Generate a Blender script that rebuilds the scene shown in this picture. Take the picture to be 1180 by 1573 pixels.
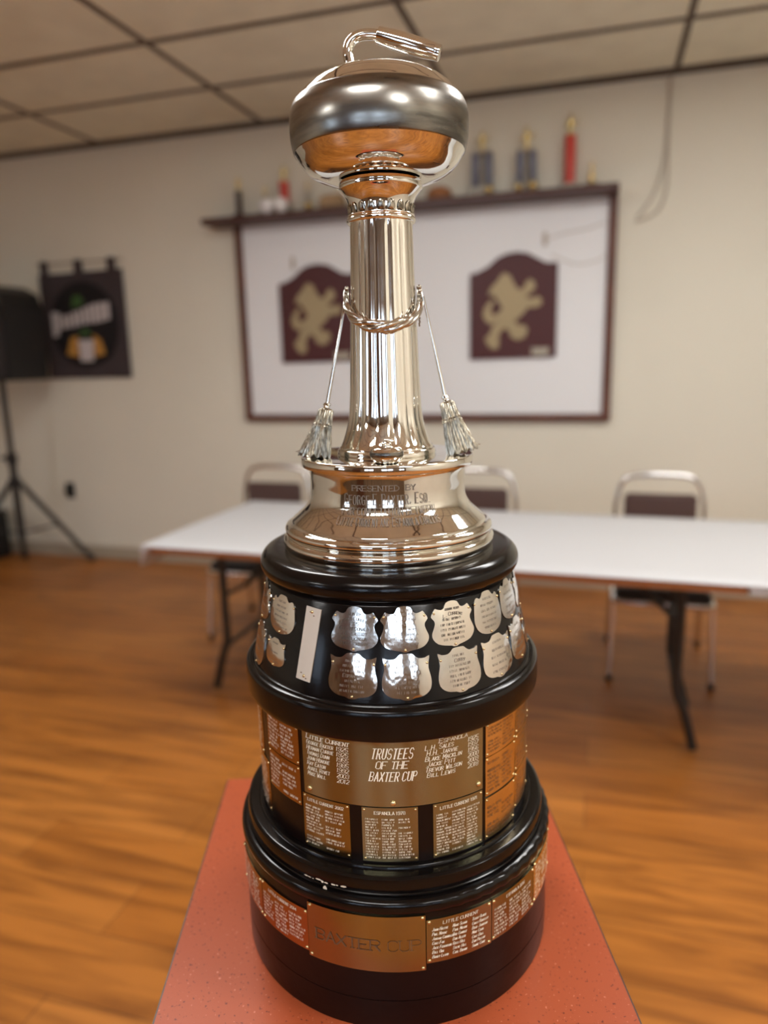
import bpy, bmesh, math, random
from mathutils import Vector, Matrix
random.seed(7)
for o in list(bpy.data.objects): bpy.data.objects.remove(o)
scene = bpy.context.scene
col = scene.collection
PI = math.pi
R = math.radians

# ---------------------------------------------------------------- camera
CAM_H = 1.45
S = 0.8                      # distance camera - trophy axis; trophy modelled in units of it
YAW = R(-16.73)              # direction of the back wall
p_, ro_ = R(11.98), R(-1.42)
Fv = Vector((0, math.cos(p_), -math.sin(p_)))
U0 = Vector((0, math.sin(p_), math.cos(p_)))
X0 = Vector((1, 0, 0))
Xv = X0 * math.cos(ro_) + U0 * math.sin(ro_)
Uv = -X0 * math.sin(ro_) + U0 * math.cos(ro_)
cam_d = bpy.data.cameras.new('camera')
cam = bpy.data.objects.new('camera', cam_d)
col.objects.link(cam)
mw = Matrix((Xv, Uv, -Fv)).transposed().to_4x4()
mw.translation = Vector((0, 0, CAM_H))
cam.matrix_world = mw
cam_d.sensor_fit = 'VERTICAL'
cam_d.sensor_height = 36
cam_d.sensor_width = 27
cam_d.lens = 36 * 1108.3 / 1573
cam_d.clip_start = 0.02
cam_d.dof.use_dof = True
cam_d.dof.focus_distance = 0.70
cam_d.dof.aperture_fstop = cam_d.lens / 11.0
scene.camera = cam

# ---------------------------------------------------------------- world, exposure, light levels
EXPOSURE = 0.50
LIGHT_E = 17.0               # emission of the ceiling light diffusers
SKY_E = 4.0                  # daylight outside the windows
scene.view_settings.view_transform = 'Standard'
scene.view_settings.look = 'None'
scene.view_settings.gamma = 1
scene.view_settings.exposure = EXPOSURE
scene.view_settings.use_curve_mapping = False
world = bpy.data.worlds.new('daylight')
scene.world = world
world.use_nodes = True
bg = world.node_tree.nodes['Background']
bg.inputs[0].default_value = (0.62, 0.78, 1.0, 1)
bg.inputs[1].default_value = SKY_E


# ---------------------------------------------------------------- materials
def new_mat(name):
    m = bpy.data.materials.new(name)
    m.use_nodes = True
    return m, m.node_tree, m.node_tree.nodes['Principled BSDF']


def mat(name, c, rough=.5, metal=0., coat=0., noise=0., nscale=8., bump=0., bscale=60., emit=0., ior=None, spec=None,
        stretch=None, c2=None, rvar=0., aniso=0., arot=0., coatr=.05):
    m, t, b = new_mat(name)
    b.inputs['Base Color'].default_value = (*c, 1)
    b.inputs['Roughness'].default_value = rough
    b.inputs['Metallic'].default_value = metal
    b.inputs['Coat Weight'].default_value = coat
    b.inputs['Coat Roughness'].default_value = coatr
    if ior: b.inputs['IOR'].default_value = ior
    if spec is not None: b.inputs['Specular IOR Level'].default_value = spec
    if emit:
        b.inputs['Emission Color'].default_value = (*c, 1)
        b.inputs['Emission Strength'].default_value = emit
    tc = t.nodes.new('ShaderNodeTexCoord')
    mp = t.nodes.new('ShaderNodeMapping')
    t.links.new(tc.outputs['Object'], mp.inputs[0])
    if stretch: mp.inputs['Scale'].default_value = stretch
    if noise or rvar or c2:
        n = t.nodes.new('ShaderNodeTexNoise')
        n.inputs['Scale'].default_value = nscale
        n.inputs['Detail'].default_value = 5
        t.links.new(mp.outputs[0], n.inputs[0])
        if noise or c2:
            r = t.nodes.new('ShaderNodeMixRGB')
            a = c2 if c2 else tuple(max(0, v * (1 - noise)) for v in c)
            r.inputs[1].default_value = (*c, 1)
            r.inputs[2].default_value = (*a, 1)
            ra = t.nodes.new('ShaderNodeMapRange')
            ra.inputs[1].default_value = .35
            ra.inputs[2].default_value = .68
            t.links.new(n.outputs[0], ra.inputs[0])
            t.links.new(ra.outputs[0], r.inputs[0])
            t.links.new(r.outputs[0], b.inputs['Base Color'])
        if rvar:
            ra = t.nodes.new('ShaderNodeMapRange')
            ra.inputs[1].default_value = .3
            ra.inputs[2].default_value = .7
            ra.inputs[3].default_value = max(0.01, rough - rvar)
            ra.inputs[4].default_value = rough + rvar
            t.links.new(n.outputs[0], ra.inputs[0])
            t.links.new(ra.outputs[0], b.inputs['Roughness'])
    if bump:
        n = t.nodes.new('ShaderNodeTexNoise')
        n.inputs['Scale'].default_value = bscale
        n.inputs['Detail'].default_value = 3
        t.links.new(mp.outputs[0], n.inputs[0])
        bp = t.nodes.new('ShaderNodeBump')
        bp.inputs['Strength'].default_value = bump
        bp.inputs['Distance'].default_value = .002
        t.links.new(n.outputs[0], bp.inputs['Height'])
        t.links.new(bp.outputs[0], b.inputs['Normal'])
    if aniso:
        b.inputs['Anisotropic'].default_value = aniso
        b.inputs['Anisotropic Rotation'].default_value = arot
        tg = t.nodes.new('ShaderNodeTangent')
        tg.direction_type = 'RADIAL'
        tg.axis = 'Z'
        t.links.new(tg.outputs[0], b.inputs['Tangent'])
    return m


def floor_mat():
    m, t, b = new_mat('laminate_planks')
    tc = t.nodes.new('ShaderNodeTexCoord')
    br = t.nodes.new('ShaderNodeTexBrick')
    br.inputs['Scale'].default_value = 1
    br.inputs['Brick Width'].default_value = 1.2
    br.inputs['Row Height'].default_value = .19
    br.inputs['Mortar Size'].default_value = .0012
    br.inputs['Color1'].default_value = (.34, .118, .020, 1)
    br.inputs['Color2'].default_value = (.43, .165, .034, 1)
    br.inputs['Mortar'].default_value = (.12, .045, .015, 1)
    br.offset = .37
    t.links.new(tc.outputs['Object'], br.inputs[0])
    mp = t.nodes.new('ShaderNodeMapping')
    mp.inputs['Scale'].default_value = (1.2, 11, 1)
    t.links.new(tc.outputs['Object'], mp.inputs[0])
    n = t.nodes.new('ShaderNodeTexNoise')
    n.inputs['Scale'].default_value = 1.6
    n.inputs['Detail'].default_value = 8
    n.inputs['Distortion'].default_value = .8
    t.links.new(mp.outputs[0], n.inputs[0])
    cr = t.nodes.new('ShaderNodeValToRGB')
    cr.color_ramp.elements[0].position = .36
    cr.color_ramp.elements[0].color = (.58, .52, .46, 1)
    cr.color_ramp.elements[1].position = .6
    cr.color_ramp.elements[1].color = (1.15, 1.12, 1.0, 1)
    t.links.new(n.outputs[0], cr.inputs[0])
    mx = t.nodes.new('ShaderNodeMixRGB')
    mx.blend_type = 'MULTIPLY'
    mx.inputs[0].default_value = .85
    t.links.new(br.outputs[0], mx.inputs[1])
    t.links.new(cr.outputs[0], mx.inputs[2])
    t.links.new(mx.outputs[0], b.inputs['Base Color'])
    b.inputs['Roughness'].default_value = .36
    b.inputs['Specular IOR Level'].default_value = .3
    return m


def laminate_mat():
    m, t, b = new_mat('red_speckled_laminate')
    tc = t.nodes.new('ShaderNodeTexCoord')
    v = t.nodes.new('ShaderNodeTexNoise')
    v.inputs['Scale'].default_value = 240
    v.inputs['Detail'].default_value = 1
    t.links.new(tc.outputs['Object'], v.inputs[0])
    cr = t.nodes.new('ShaderNodeValToRGB')
    e = cr.color_ramp.elements
    e[0].position = .26; e[0].color = (.17, .035, .02, 1)
    e[1].position = .34; e[1].color = (.42, .088, .032, 1)
    x = e.new(.70); x.color = (.42, .088, .032, 1)
    x = e.new(.78); x.color = (.62, .20, .12, 1)
    t.links.new(v.outputs[0], cr.inputs[0])
    t.links.new(cr.outputs[0], b.inputs['Base Color'])
    b.inputs['Roughness'].default_value = .34
    b.inputs['Specular IOR Level'].default_value = .2
    return m


M = {}
M['wall'] = mat('wall_paint', (.79, .755, .635), .7, noise=.04, nscale=1.5, bump=.15, bscale=180)
M['tile'] = mat('ceiling_tile', (.84, .82, .67), .9, noise=.10, nscale=5, bump=.4, bscale=220)
M['tbar'] = mat('brown_ceiling_bar', (.10, .075, .055), .6)
M['floor'] = floor_mat()
M['base'] = mat('baseboard_vinyl', (.42, .36, .27), .5)
M['laminate'] = laminate_mat()
M['tablerim'] = mat('dark_table_edge', (.035, .02, .015), .4)
M['silver'] = mat('polished_silver', (.88, .86, .80), .045, 1, rvar=.03, nscale=30, noise=.12, bump=.02, bscale=70)
M['silver_fl'] = mat('fluted_silver', (.88, .86, .80), .07, 1, rvar=.04, nscale=20)
M['silver_band'] = mat('worn_silver_band', (.46, .44, .40), .23, 1, rvar=.07, nscale=9, c2=(.12, .112, .10), stretch=(1, 1, 6), aniso=.6, arot=.0)
M['silver_old'] = mat('oxidised_silver', (.62, .57, .48), .22, 1, c2=(.10, .085, .065), nscale=160)
M['shield'] = mat('shield_silver', (.88, .84, .77), .10, 1, rvar=.05, nscale=25, bump=.5, bscale=34)
M['shield2'] = mat('shield_silver_dull', (.80, .77, .71), .17, 1, rvar=.07, nscale=30, noise=.2, bump=.5, bscale=40)
M['brass'] = mat('brushed_brass', (.36, .335, .19), .24, 1, aniso=.95, arot=.25, noise=.06, nscale=300, stretch=(1, 1, 40))
M['brass_b'] = mat('smooth_brass', (.38, .325, .17), .20, 1, aniso=.6, arot=.25, noise=.1, nscale=20)
M['brass_floor'] = mat('brass_floor_tint', (.48, .31, .14), .20, 1, aniso=.5, arot=.25, noise=.12, nscale=20)  # left plaques: darker brass, orange floor and table reflection put into its colour
M['garland'] = mat('garland_silver', (.62, .60, .55), .15, 1)
M['brass_lit'] = mat('brass_lit_side', (.86, .66, .33), .24, 1, aniso=.5, arot=.25, noise=.12, nscale=20)  # right plaques: same brass, its colour raised for the brighter lit side
M['bristle'] = mat('bristle_silver', (.60, .55, .44), .30, 1, c2=(.12, .105, .08), nscale=700, stretch=(1, 1, .12))
M['screw'] = mat('brass_screw', (.80, .66, .38), .25, 1)
M['black'] = mat('black_lacquer', (.004, .003, .003), .17, spec=.32, bump=.10, bscale=45)
M['blackworn'] = mat('black_lacquer_matt', (.006, .003, .003), .28, spec=.25, bump=.15, bscale=60)
M['chip'] = mat('chipped_plaster', (.75, .68, .55), .8)
M['eng_dark'] = mat('engraving_dark', (.10, .085, .07), .6, .3)
M['eng_mid'] = mat('engraving_grey', (.26, .23, .20), .5, .5)
M['eng_light'] = mat('engraving_light', (.86, .80, .68), .6)
M['eng_brown'] = mat('engraving_brown', (.13, .065, .03), .6)
M['white_tag'] = mat('cream_strip', (.62, .57, .50), .45)
M['whiteboard'] = mat('whiteboard', (.86, .87, .88), .35)
M['woodframe'] = mat('reddish_brown_wood', (.14, .045, .022), .4, noise=.3, nscale=6)
M['shelfwood'] = mat('dark_shelf_wood', (.075, .028, .020), .45)
M['burgundy'] = mat('burgundy_board', (.070, .010, .010), .45)
M['gold'] = mat('gold_leaf', (.40, .31, .17), .4, .3)
M['goldtop'] = mat('gold_plastic', (.75, .58, .25), .25, 1)
M['paper'] = mat('white_table_paper', (.54, .54, .55), .5, bump=.3, bscale=4)
M['edge'] = mat('orange_brown_edge', (.34, .12, .035), .5)
M['steel'] = mat('black_steel', (.012, .010, .009), .45)
M['chrome'] = mat('chrome', (.80, .79, .77), .14, 1)
M['vinyl'] = mat('brown_vinyl', (.075, .042, .036), .5)
M['cloth'] = mat('dark_banner_cloth', (.055, .042, .045), .9)
M['logo_black'] = mat('logo_black', (.006, .005, .006), .8)
M['logo_white'] = mat('logo_white', (.62, .57, .56), .8)
M['logo_green'] = mat('logo_green', (.05, .12, .03), .8)
M['logo_orange'] = mat('logo_orange', (.55, .27, .05), .8)
M['plastic'] = mat('black_plastic', (.008, .008, .009), .5)
M['grille'] = mat('speaker_grille', (.030, .026, .028), .6)
M['tred'] = mat('red_column', (.60, .05, .03), .3)
M['tblue'] = mat('blue_grey_column', (.16, .17, .24), .3)
M['tpale'] = mat('pale_column', (.42, .38, .30), .4)
M['tbrown'] = mat('brown_base', (.18, .10, .05), .4)
M['tdark'] = mat('dark_column', (.05, .03, .03), .4)
M['glint_white'] = mat('painted_glint_white', (.95, .95, .95), .2)  # white colour stands in for the glint on the shiny shelf bowls
M['cable'] = mat('grey_cable', (.52, .46, .38), .6)
M['blind'] = mat('white_fixture', (.75, .73, .70), .5)
M['lamp'] = mat('lamp_diffuser', (.98, .97, .95), .5, emit=LIGHT_E)
M['door'] = mat('dark_wood_door', (.10, .04, .02), .35, noise=.3, nscale=4)
M['panel'] = mat('dark_wood_panelling', (.17, .11, .065), .5, c2=(.09, .055, .03), nscale=3, stretch=(5, 1, .3))
M['glass'], _t, _b = new_mat('window_glass')
_b.inputs['Transmission Weight'].default_value = 1
_b.inputs['Roughness'].default_value = .0
_b.inputs['IOR'].default_value = 1.02


# ---------------------------------------------------------------- helpers
def build(name, bm, m, parent=None, smooth=True, loc=None, rz=0., sharp=40):
    bmesh.ops.remove_doubles(bm, verts=bm.verts, dist=1e-6)
    bmesh.ops.recalc_face_normals(bm, faces=bm.faces)
    me = bpy.data.meshes.new(name)
    bm.to_mesh(me)
    bm.free()
    mats = m if isinstance(m, (list, tuple)) else [m]
    for x in mats: me.materials.append(x)
    if smooth:
        for f in me.polygons: f.use_smooth = True
        try: me.set_sharp_from_angle(angle=R(sharp))
        except Exception: pass
    o = bpy.data.objects.new(name, me)
    col.objects.link(o)
    if parent: o.parent = parent
    if loc: o.location = loc
    if rz: o.rotation_euler = (0, 0, rz)
    return o


def thing(name, label, cat, loc=(0, 0, 0), rz=0., group=None):
    o = bpy.data.objects.new(name, None)
    col.objects.link(o)
    o.empty_display_size = .05
    o.location = loc
    o.rotation_euler = (0, 0, rz)
    o['label'] = label
    o['category'] = cat
    if group: o['group'] = group
    return o


def tag(o, label, cat, group=None):
    o['label'] = label
    o['category'] = cat
    if group: o['group'] = group
    return o


def struct(name, bm, m, smooth=False, loc=None):
    o = build(name, bm, m, smooth=smooth, loc=loc, rz=YAW)
    o['kind'] = 'structure'
    return o


def room(a, n, z=0.):
    c, s = math.cos(YAW), math.sin(YAW)
    return Vector((a * c - n * s, a * s + n * c, z))


def add_box(bm, x0, x1, y0, y1, z0, z1, bevel=0., seg=2):
    r = bmesh.ops.create_cube(bm, size=1)
    vs = r['verts']
    for v in vs:
        v.co = Vector(((x0 + x1) / 2 + v.co.x * (x1 - x0), (y0 + y1) / 2 + v.co.y * (y1 - y0), (z0 + z1) / 2 + v.co.z * (z1 - z0)))
    if bevel:
        es = list({e for v in vs for e in v.link_edges})
        bmesh.ops.bevel(bm, geom=es, offset=bevel, segments=seg, affect='EDGES')
    return bm


def box(*a, **k):
    return add_box(bmesh.new(), *a, **k)


def add_lathe(bm, prof, seg=96, cx=0., cy=0., fn=None, cap=True):
    rings = []
    for (r, z) in prof:
        ring = []
        for i in range(seg):
            t = 2 * PI * i / seg
            rr = fn(r, z, t) if fn else r
            ring.append(bm.verts.new((cx + rr * math.cos(t), cy + rr * math.sin(t), z)))
        rings.append(ring)
    for a, b in zip(rings, rings[1:]):
        for i in range(seg):
            j = (i + 1) % seg
            bm.faces.new((a[i], a[j], b[j], b[i]))
    if cap:
        for ring, (r, z) in ((rings[0], prof[0]), (rings[-1], prof[-1])):
            if r > 1e-5: bm.faces.new(ring)
    return bm


def smooth_prof(pts, n=4):
    """Catmull-Rom through the profile points."""
    out = []
    P = [pts[0]] + list(pts) + [pts[-1]]
    for i in range(1, len(P) - 2):
        p0, p1, p2, p3 = P[i - 1], P[i], P[i + 1], P[i + 2]
        for k in range(n):
            t = k / n
            out.append(tuple(.5 * (2 * b + (c - a) * t + (2 * a - 5 * b + 4 * c - d) * t * t + (-a + 3 * b - 3 * c + d) * t ** 3)
                             for a, b, c, d in zip(p0, p1, p2, p3)))
    out.append(pts[-1])
    return out


def add_tube(bm, pts, rad, seg=10, cap=True):
    pts = [Vector(p) for p in pts]
    rads = rad if isinstance(rad, (list, tuple)) else [rad] * len(pts)
    rings = []
    up = None
    for i, p in enumerate(pts):
        d = (pts[min(i + 1, len(pts) - 1)] - pts[max(i - 1, 0)]).normalized()
        if up is None:
            up = Vector((0, 0, 1)) if abs(d.z) < .9 else Vector((1, 0, 0))
        x = d.cross(up)
        if x.length < 1e-4: x = d.cross(Vector((0, 1, 0)))
        x.normalize()
        y = x.cross(d).normalized()
        up = y
        rings.append([bm.verts.new(p + rads[i] * (x * math.cos(2 * PI * k / seg) + y * math.sin(2 * PI * k / seg))) for k in range(seg)])
    for a, b in zip(rings, rings[1:]):
        for i in range(seg):
            j = (i + 1) % seg
            bm.faces.new((a[i], a[j], b[j], b[i]))
    if cap:
        bm.faces.new(rings[0]); bm.faces.new(rings[-1])
    return bm


def add_prism(bm, poly, y0, y1):
    """polygon in (x, z) extruded from y0 to y1."""
    a = [bm.verts.new((x, y0, z)) for x, z in poly]
    b = [bm.verts.new((x, y1, z)) for x, z in poly]
    bm.faces.new(a); bm.faces.new(b[::-1])
    for i in range(len(poly)):
        j = (i + 1) % len(poly)
        bm.faces.new((a[i], a[j], b[j], b[i]))
    return bm


# ---------------------------------------------------------------- the room (local x = along the back wall, y = towards it)
WD = 4.549
CH = CAM_H * 2.012
A0, A1, N0 = -6.2, 3.3, -3.4
struct('floor', box(A0, A1, N0, WD, -.05, 0), M['floor'])
struct('ceiling', box(A0, A1, N0, WD, CH, CH + .03), M['tile'])
struct('wall_back', box(A0, A1, WD, WD + .1, 0, CH), M['wall'])
struct('wall_left', box(A0 - .1, A0, N0 - .1, WD + .1, 0, CH), M['wall'])
struct('wall_right', box(A1, A1 + .1, N0 - .1, WD + .1, 0, CH), M['wall'])
bm = bmesh.new()
wins = [(-4.9, -3.7), (-1.15, -.25), (.45, 1.65), (2.35, 3.05)]  # the second window is added, unseen, to brighten the shield reflections
xs = [A0]
for a, b in wins: xs += [a, b]
xs.append(A1)
for i in range(0, len(xs), 2): add_box(bm, xs[i], xs[i + 1], N0 - .1, N0, 0, CH)
for a, b in wins:
    add_box(bm, a, b, N0 - .1, N0, 0, .95); add_box(bm, a, b, N0 - .1, N0, 2.1, CH)
struct('wall_front', bm, M['panel'])
for i, (a, b) in enumerate(wins):
    bm = bmesh.new()
    for q in ((a, a + .05, .95, 2.1), (b - .05, b, .95, 2.1), (a + .05, b - .05, .95, 1.0), (a + .05, b - .05, 2.05, 2.1), ((a + b) / 2 - .06, (a + b) / 2 + .06, 1.0, 2.05)):
        add_box(bm, q[0], q[1], N0 - .07, N0 - .02, q[2], q[3])
    w = struct('window_%d' % (i + 1), bm, M['blind'])
    g = build('pane', box(a + .05, b - .05, N0 - .05, N0 - .045, 1.0, 2.05), M['glass'], w, smooth=False)
w = struct('door_1', box(-2.45, -1.55, N0 + .001, N0 + .045, 0, 2.05, bevel=.004), M['door'])
bmk = bmesh.new(); add_tube(bmk, [(-1.63, N0 + .045, 1.0), (-1.63, N0 + .09, 1.0)], .012); add_tube(bmk, [(-1.63, N0 + .09, 1.0), (-1.74, N0 + .09, 1.0)], .01)
build('door_handle', bmk, M['chrome'], w)
bm = bmesh.new()
struct('baseboard_back', box(A0, A1, WD - .012, WD, 0, .095), M['base'])
struct('trim_1', box(1.06, 1.30, WD - .10, WD, 0, CH, bevel=.003), M['wall'])
# suspended ceiling bars
bm = bmesh.new()
gx = [-.880 + 1.2075 * k for k in range(-4, 4)]
gn = [3.886 - .606 * k for k in range(-1, 13)]
for x in gx: add_box(bm, x - .015, x + .015, N0, WD, CH - .006, CH + .002)
for n in gn:
    if n < WD: add_box(bm, A0, A1, n - .015, n + .015, CH - .0065, CH + .002)
struct('trim_2', bm, M['tbar'])
bm = bmesh.new()
add_box(bm, A0, A1, WD - .022, WD - .0005, CH - .018, CH)
struct('trim_3', bm, M['tbar'])


# ceiling lights: 1.2 x 0.6 troffers in the grid
def troffer(a0, n0, label):
    t = thing('ceiling_light', label, 'ceiling light', room(a0 + .604, n0 + .303, CH), YAW, 'recessed ceiling lights')
    w, d = .58, .28
    bm = bmesh.new()
    add_box(bm, -w, w, -d, -d + .03, -.03, -.007); add_box(bm, -w, w, d - .03, d, -.03, -.007)
    add_box(bm, -w, -w + .03, -d + .03, d - .03, -.03, -.007); add_box(bm, w - .03, w, -d + .03, d - .03, -.03, -.007)
    build('frame', bm, M['blind'], t, smooth=False)
    bm = bmesh.new()
    add_box(bm, -w + .03, w - .03, -d + .03, d - .03, -.022, -.008)
    build('diffuser', bm, M['lamp'], t, smooth=False)
    return t


for i, (ka, kn, lab) in enumerate([
        (0, 8, 'recessed light panel overhead behind the camera'), (2, 5, 'recessed light panel overhead to the right of the trophy'),
        (1, 2, 'recessed light panel nearest to the white board, right of the trophy'), (-1, 3, 'added unseen light panel brightening the white board, left of the trophy'),  # the left panel is added out of view to brighten the board
        (2, 9, 'recessed light panel at the back right near the windows'), (-3, 10, 'recessed light panel at the back left near the windows')]):
    troffer(-.880 + 1.2075 * ka, 3.886 - .606 * (kn + 1), lab)

# ---------------------------------------------------------------- the trophy
TX = .0058
ZB = -.8442
trophy = thing('trophy', 'tall silver curling trophy with stone top on black tiered base with brass plaques', 'trophy',
               (TX * S, S, CAM_H + ZB * S))


def L(x, y, z): return Vector((x * S, y * S, (z - ZB) * S))


def lat(name, prof, m, parent, seg=128, fn=None, sm=0, sharp=35, cx=0, cy=0):
    if sm: prof = smooth_prof(prof, sm)
    pr = [(r * S, (z - ZB) * S) for r, z in prof]
    return build(name, add_lathe(bmesh.new(), pr, seg, cx * S, cy * S, fn), m, parent, sharp=sharp)


# black wooden tiers
base = lat('base_tier', [(.229, ZB), (.2295, ZB + .002), (.2295, -.8017), (.2287, -.8022), (.2287, -.8030 + .0016), (.2293, -.8008), (.2290, -.676), (.2290, -.675)], M['blackworn'], trophy, 160)


def rimfn(r, z, t):
    # worn, ridged roll on the right-hand side
    k = max(0, math.cos(t + R(35))) ** 3
    return r + k * .0009 * S * math.sin(t * 60) * (1 if r > .226 * S else 0)


lat('rim_roll', [(.2288, -.6755), (.2305, -.6738), (.2320, -.669), (.2322, -.665), (.2312, -.6605), (.2290, -.6575), (.2250, -.6560), (.2218, -.6555), (.2190, -.656)], M['black'], trophy, 256, fn=rimfn, sharp=80)
lat('lower_moulding', [(.2190, -.656), (.2216, -.6545), (.2216, -.6525), (.2205, -.6515), (.2212, -.650), (.2214, -.637), (.2203, -.6325), (.2175, -.6302), (.2150, -.6298), (.2050, -.6298), (.2045, -.6275), (.2035, -.6262), (.196, -.6262)], M['black'], trophy, 160)
lat('upper_drum', [(.1965, -.628), (.1965, -.450)], M['blackworn'], trophy, 160)
lat('ledge_ring', [(.1960, -.4535), (.2040, -.4535), (.2085, -.4520), (.2105, -.4480), (.2110, -.443), (.2110, -.419), (.2102, -.4140), (.2085, -.4115), (.2055, -.4102), (.2040, -.4098), (.2030, -.4108), (.2015, -.4108), (.2005, -.4098), (.1995, -.4078), (.1975, -.4070), (.194, -.4070)], M['black'], trophy, 160)


def cone(z): return .1725 + (.1976 - .1725) * (-.285 - z) / .1221


lat('tapered_drum', [(cone(-.4075), -.4075), (cone(-.293), -.293), (.1732, -.2915), (.1748, -.2905), (.1732, -.2890), (.1720, -.2880), (.17, -.283)], M['black'], trophy, 160)
lat('top_moulding', smooth_prof([(.1700, -.288), (.1745, -.2865), (.1795, -.2815), (.1822, -.2745), (.1812, -.2665), (.1765, -.2595), (.1690, -.2555), (.1500, -.2540), (.10, -.254)], 4), M['black'], trophy, 160, sharp=70)

# white chips on the lower moulding
bm = bmesh.new()
for a, z, w, h in ((-32.0, -.6475, .9, .0012), (-30.6, -.6476, .7, .0009), (-29.2, -.648, .4, .0006), (-27.0, -.6465, 1.3, .0014), (-25.6, -.6478, .6, .0018), (-24.2, -.6480, .8, .0011),
                   (-21.5, -.6475, .9, .0013), (-20.2, -.6472, .4, .0009), (-18.0, -.6470, 1.1, .0015), (-24.4, -.6605, .9, .0042)):
    rr = .2232 if z < -.655 else .22185
    n = 9
    if z < -.655: rr = .2237; z = -.6545
    vs = []
    for k in range(n):
        t = 2 * PI * k / n
        f = .75 + .35 * random.random()
        aa = R(a + w * f * math.cos(t)); zz = z + h * f * math.sin(t)
        r2 = rr
        vs.append(bm.verts.new(L(r2 * math.sin(aa), -r2 * math.cos(aa), zz)))
    c = bm.verts.new(L((rr + .0003) * math.sin(R(a)), -(rr + .0003) * math.cos(R(a)), z))
    for k in range(n): bm.faces.new((c, vs[k], vs[(k + 1) % n]))
build('paint_chips', bm, M['chip'], trophy)

# ---- engraving: a small serif stroke alphabet on a 4 x 6 grid
G = {'A': '00 26 40;12 32', 'B': '00 06 36 45 44 33 03;33 42 41 30 00', 'C': '45 36 16 05 01 10 30 41', 'D': '00 06 26 44 42 20 00',
     'E': '46 06 00 40;03 33', 'F': '46 06 00;03 33', 'G': '45 36 16 05 01 10 30 41 43 23', 'H': '00 06;40 46;03 43', 'I': '20 26',
     'J': '36 31 20 10 01', 'K': '00 06;46 03 40', 'L': '06 00 40', 'M': '00 06 22 46 40', 'N': '00 06 40 46', 'O': '16 05 01 10 30 41 45 36 16',
     'P': '00 06 36 45 44 33 03', 'Q': '16 05 01 10 30 41 45 36 16;22 40', 'R': '00 06 36 45 44 33 03;23 40', 'S': '45 36 16 05 04 13 33 42 41 30 10 01',
     'T': '06 46;20 26', 'U': '06 01 10 30 41 46', 'V': '06 20 46', 'W': '06 10 24 30 46', 'X': '00 46;06 40', 'Y': '06 23 46;23 20', 'Z': '06 46 00 40',
     '0': '16 05 01 10 30 41 45 36 16', '1': '15 26 20', '2': '05 16 36 45 44 00 40', '3': '05 16 36 45 44 33 13;33 42 41 30 10 01', '4': '30 36 02 42',
     '5': '46 06 03 33 42 41 30 10 01', '6': '45 36 16 05 01 10 30 41 42 33 13 02', '7': '06 46 10', '8': '13 04 05 16 36 45 44 33 13 02 01 10 30 41 42 33',
     '9': '01 10 30 41 45 36 16 05 04 13 33 44', '.': '10 20', ',': '11 00'}


GAP = .17


def text_width(s, h, cw=.72, small=.78):
    w = 0
    for i, ch in enumerate(s):
        if ch == ' ': w += h * cw * .7; continue
        k = small if (ch.islower()) else 1.
        w += h * k * cw * (.55 if ch.upper() in 'I.,1' else 1) + h * GAP
    return w - h * GAP


def add_text(bm, fn, s, x, z, h, th=.09, slant=0., align='l', cw=.72, serif=True, small=.78, arc=0., fit=None):
    """letters as ribbons; x, z in surface units; fn maps (x, z) to a point."""
    if fit:
        for _ in range(40):
            cw *= max(.5, min(1.6, fit / text_width(s, h, cw, small)))
    W = text_width(s, h, cw, small)
    if align == 'c': x0 = x - W / 2
    elif align == 'r': x0 = x - W
    else: x0 = x
    xm = x
    segs = []
    for ch in s:
        if ch == ' ': x0 += h * cw * .7; continue
        k = small if ch.islower() else 1.
        g = G.get(ch.upper())
        wch = h * k * cw * (.55 if ch.upper() in 'I.,1' else 1)
        off = -.25 if ch.upper() in 'I1' else 0
        if g:
            hh = h * k

            def P(px, py):
                X = x0 + (px / 4 + off) * h * k * cw
                Z = py / 6 * hh
                xx = X + slant * Z
                return (xx, z + Z - arc * (xx - xm) ** 2)
            for st in g.split(';'):
                pts = [(int(c[0]), int(c[1])) for c in st.split()]
                for a, b in zip(pts, pts[1:]):
                    t = th * h * (1.25 if abs(a[1] - b[1]) >= 3 else .75)
                    segs.append((P(*a), P(*b), t))
                    if serif and a[0] == b[0] and abs(a[1] - b[1]) >= 3:
                        for q in (a, b):
                            if q[1] in (0, 6): segs.append((P(q[0] - .9, q[1]), P(q[0] + .9, q[1]), th * h * .6))
        x0 += wch + h * GAP
    for (ax, az), (bx, bz), t in segs:
        dx, dz = bx - ax, bz - az
        l = math.hypot(dx, dz)
        if l < 1e-9: continue
        nx, nz = -dz / l * t / 2, dx / l * t / 2
        ex, ez = dx / l * t * .3, dz / l * t * .3
        q = [(ax - ex + nx, az - ez + nz), (bx + ex + nx, bz + ez + nz), (bx + ex - nx, bz + ez - nz), (ax - ex - nx, az - ez - nz)]
        bm.faces.new([bm.verts.new(fn(*p)) for p in q])


def add_scribble(bm, fn, x0, x1, z, h, th=.14, rnd=random):
    """a row of small letter-like strokes, too small to read in the photograph."""
    x = x0
    while x < x1 - h * .3:
        wl = rnd.randint(3, 7)
        for k in range(wl):
            if x > x1 - h * .3: break
            kind = rnd.random()
            t = th * h

            def rib(ax, az, bx, bz, t=t):
                dx, dz = bx - ax, bz - az; l = math.hypot(dx, dz); nx, nz = -dz / l * t / 2, dx / l * t / 2
                bm.faces.new([bm.verts.new(fn(*p)) for p in ((ax + nx, az + nz), (bx + nx, bz + nz), (bx - nx, bz - nz), (ax - nx, az - nz))])
            rib(x, z, x + .06 * h, z + h)
            if kind > .35: rib(x, z + h * rnd.choice((.05, .5, .95)), x + .45 * h, z + h * rnd.choice((.05, .5, .95)))
            if kind > .6: rib(x + .45 * h, z, x + .48 * h, z + h)
            x += .72 * h
        x += .55 * h


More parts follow.
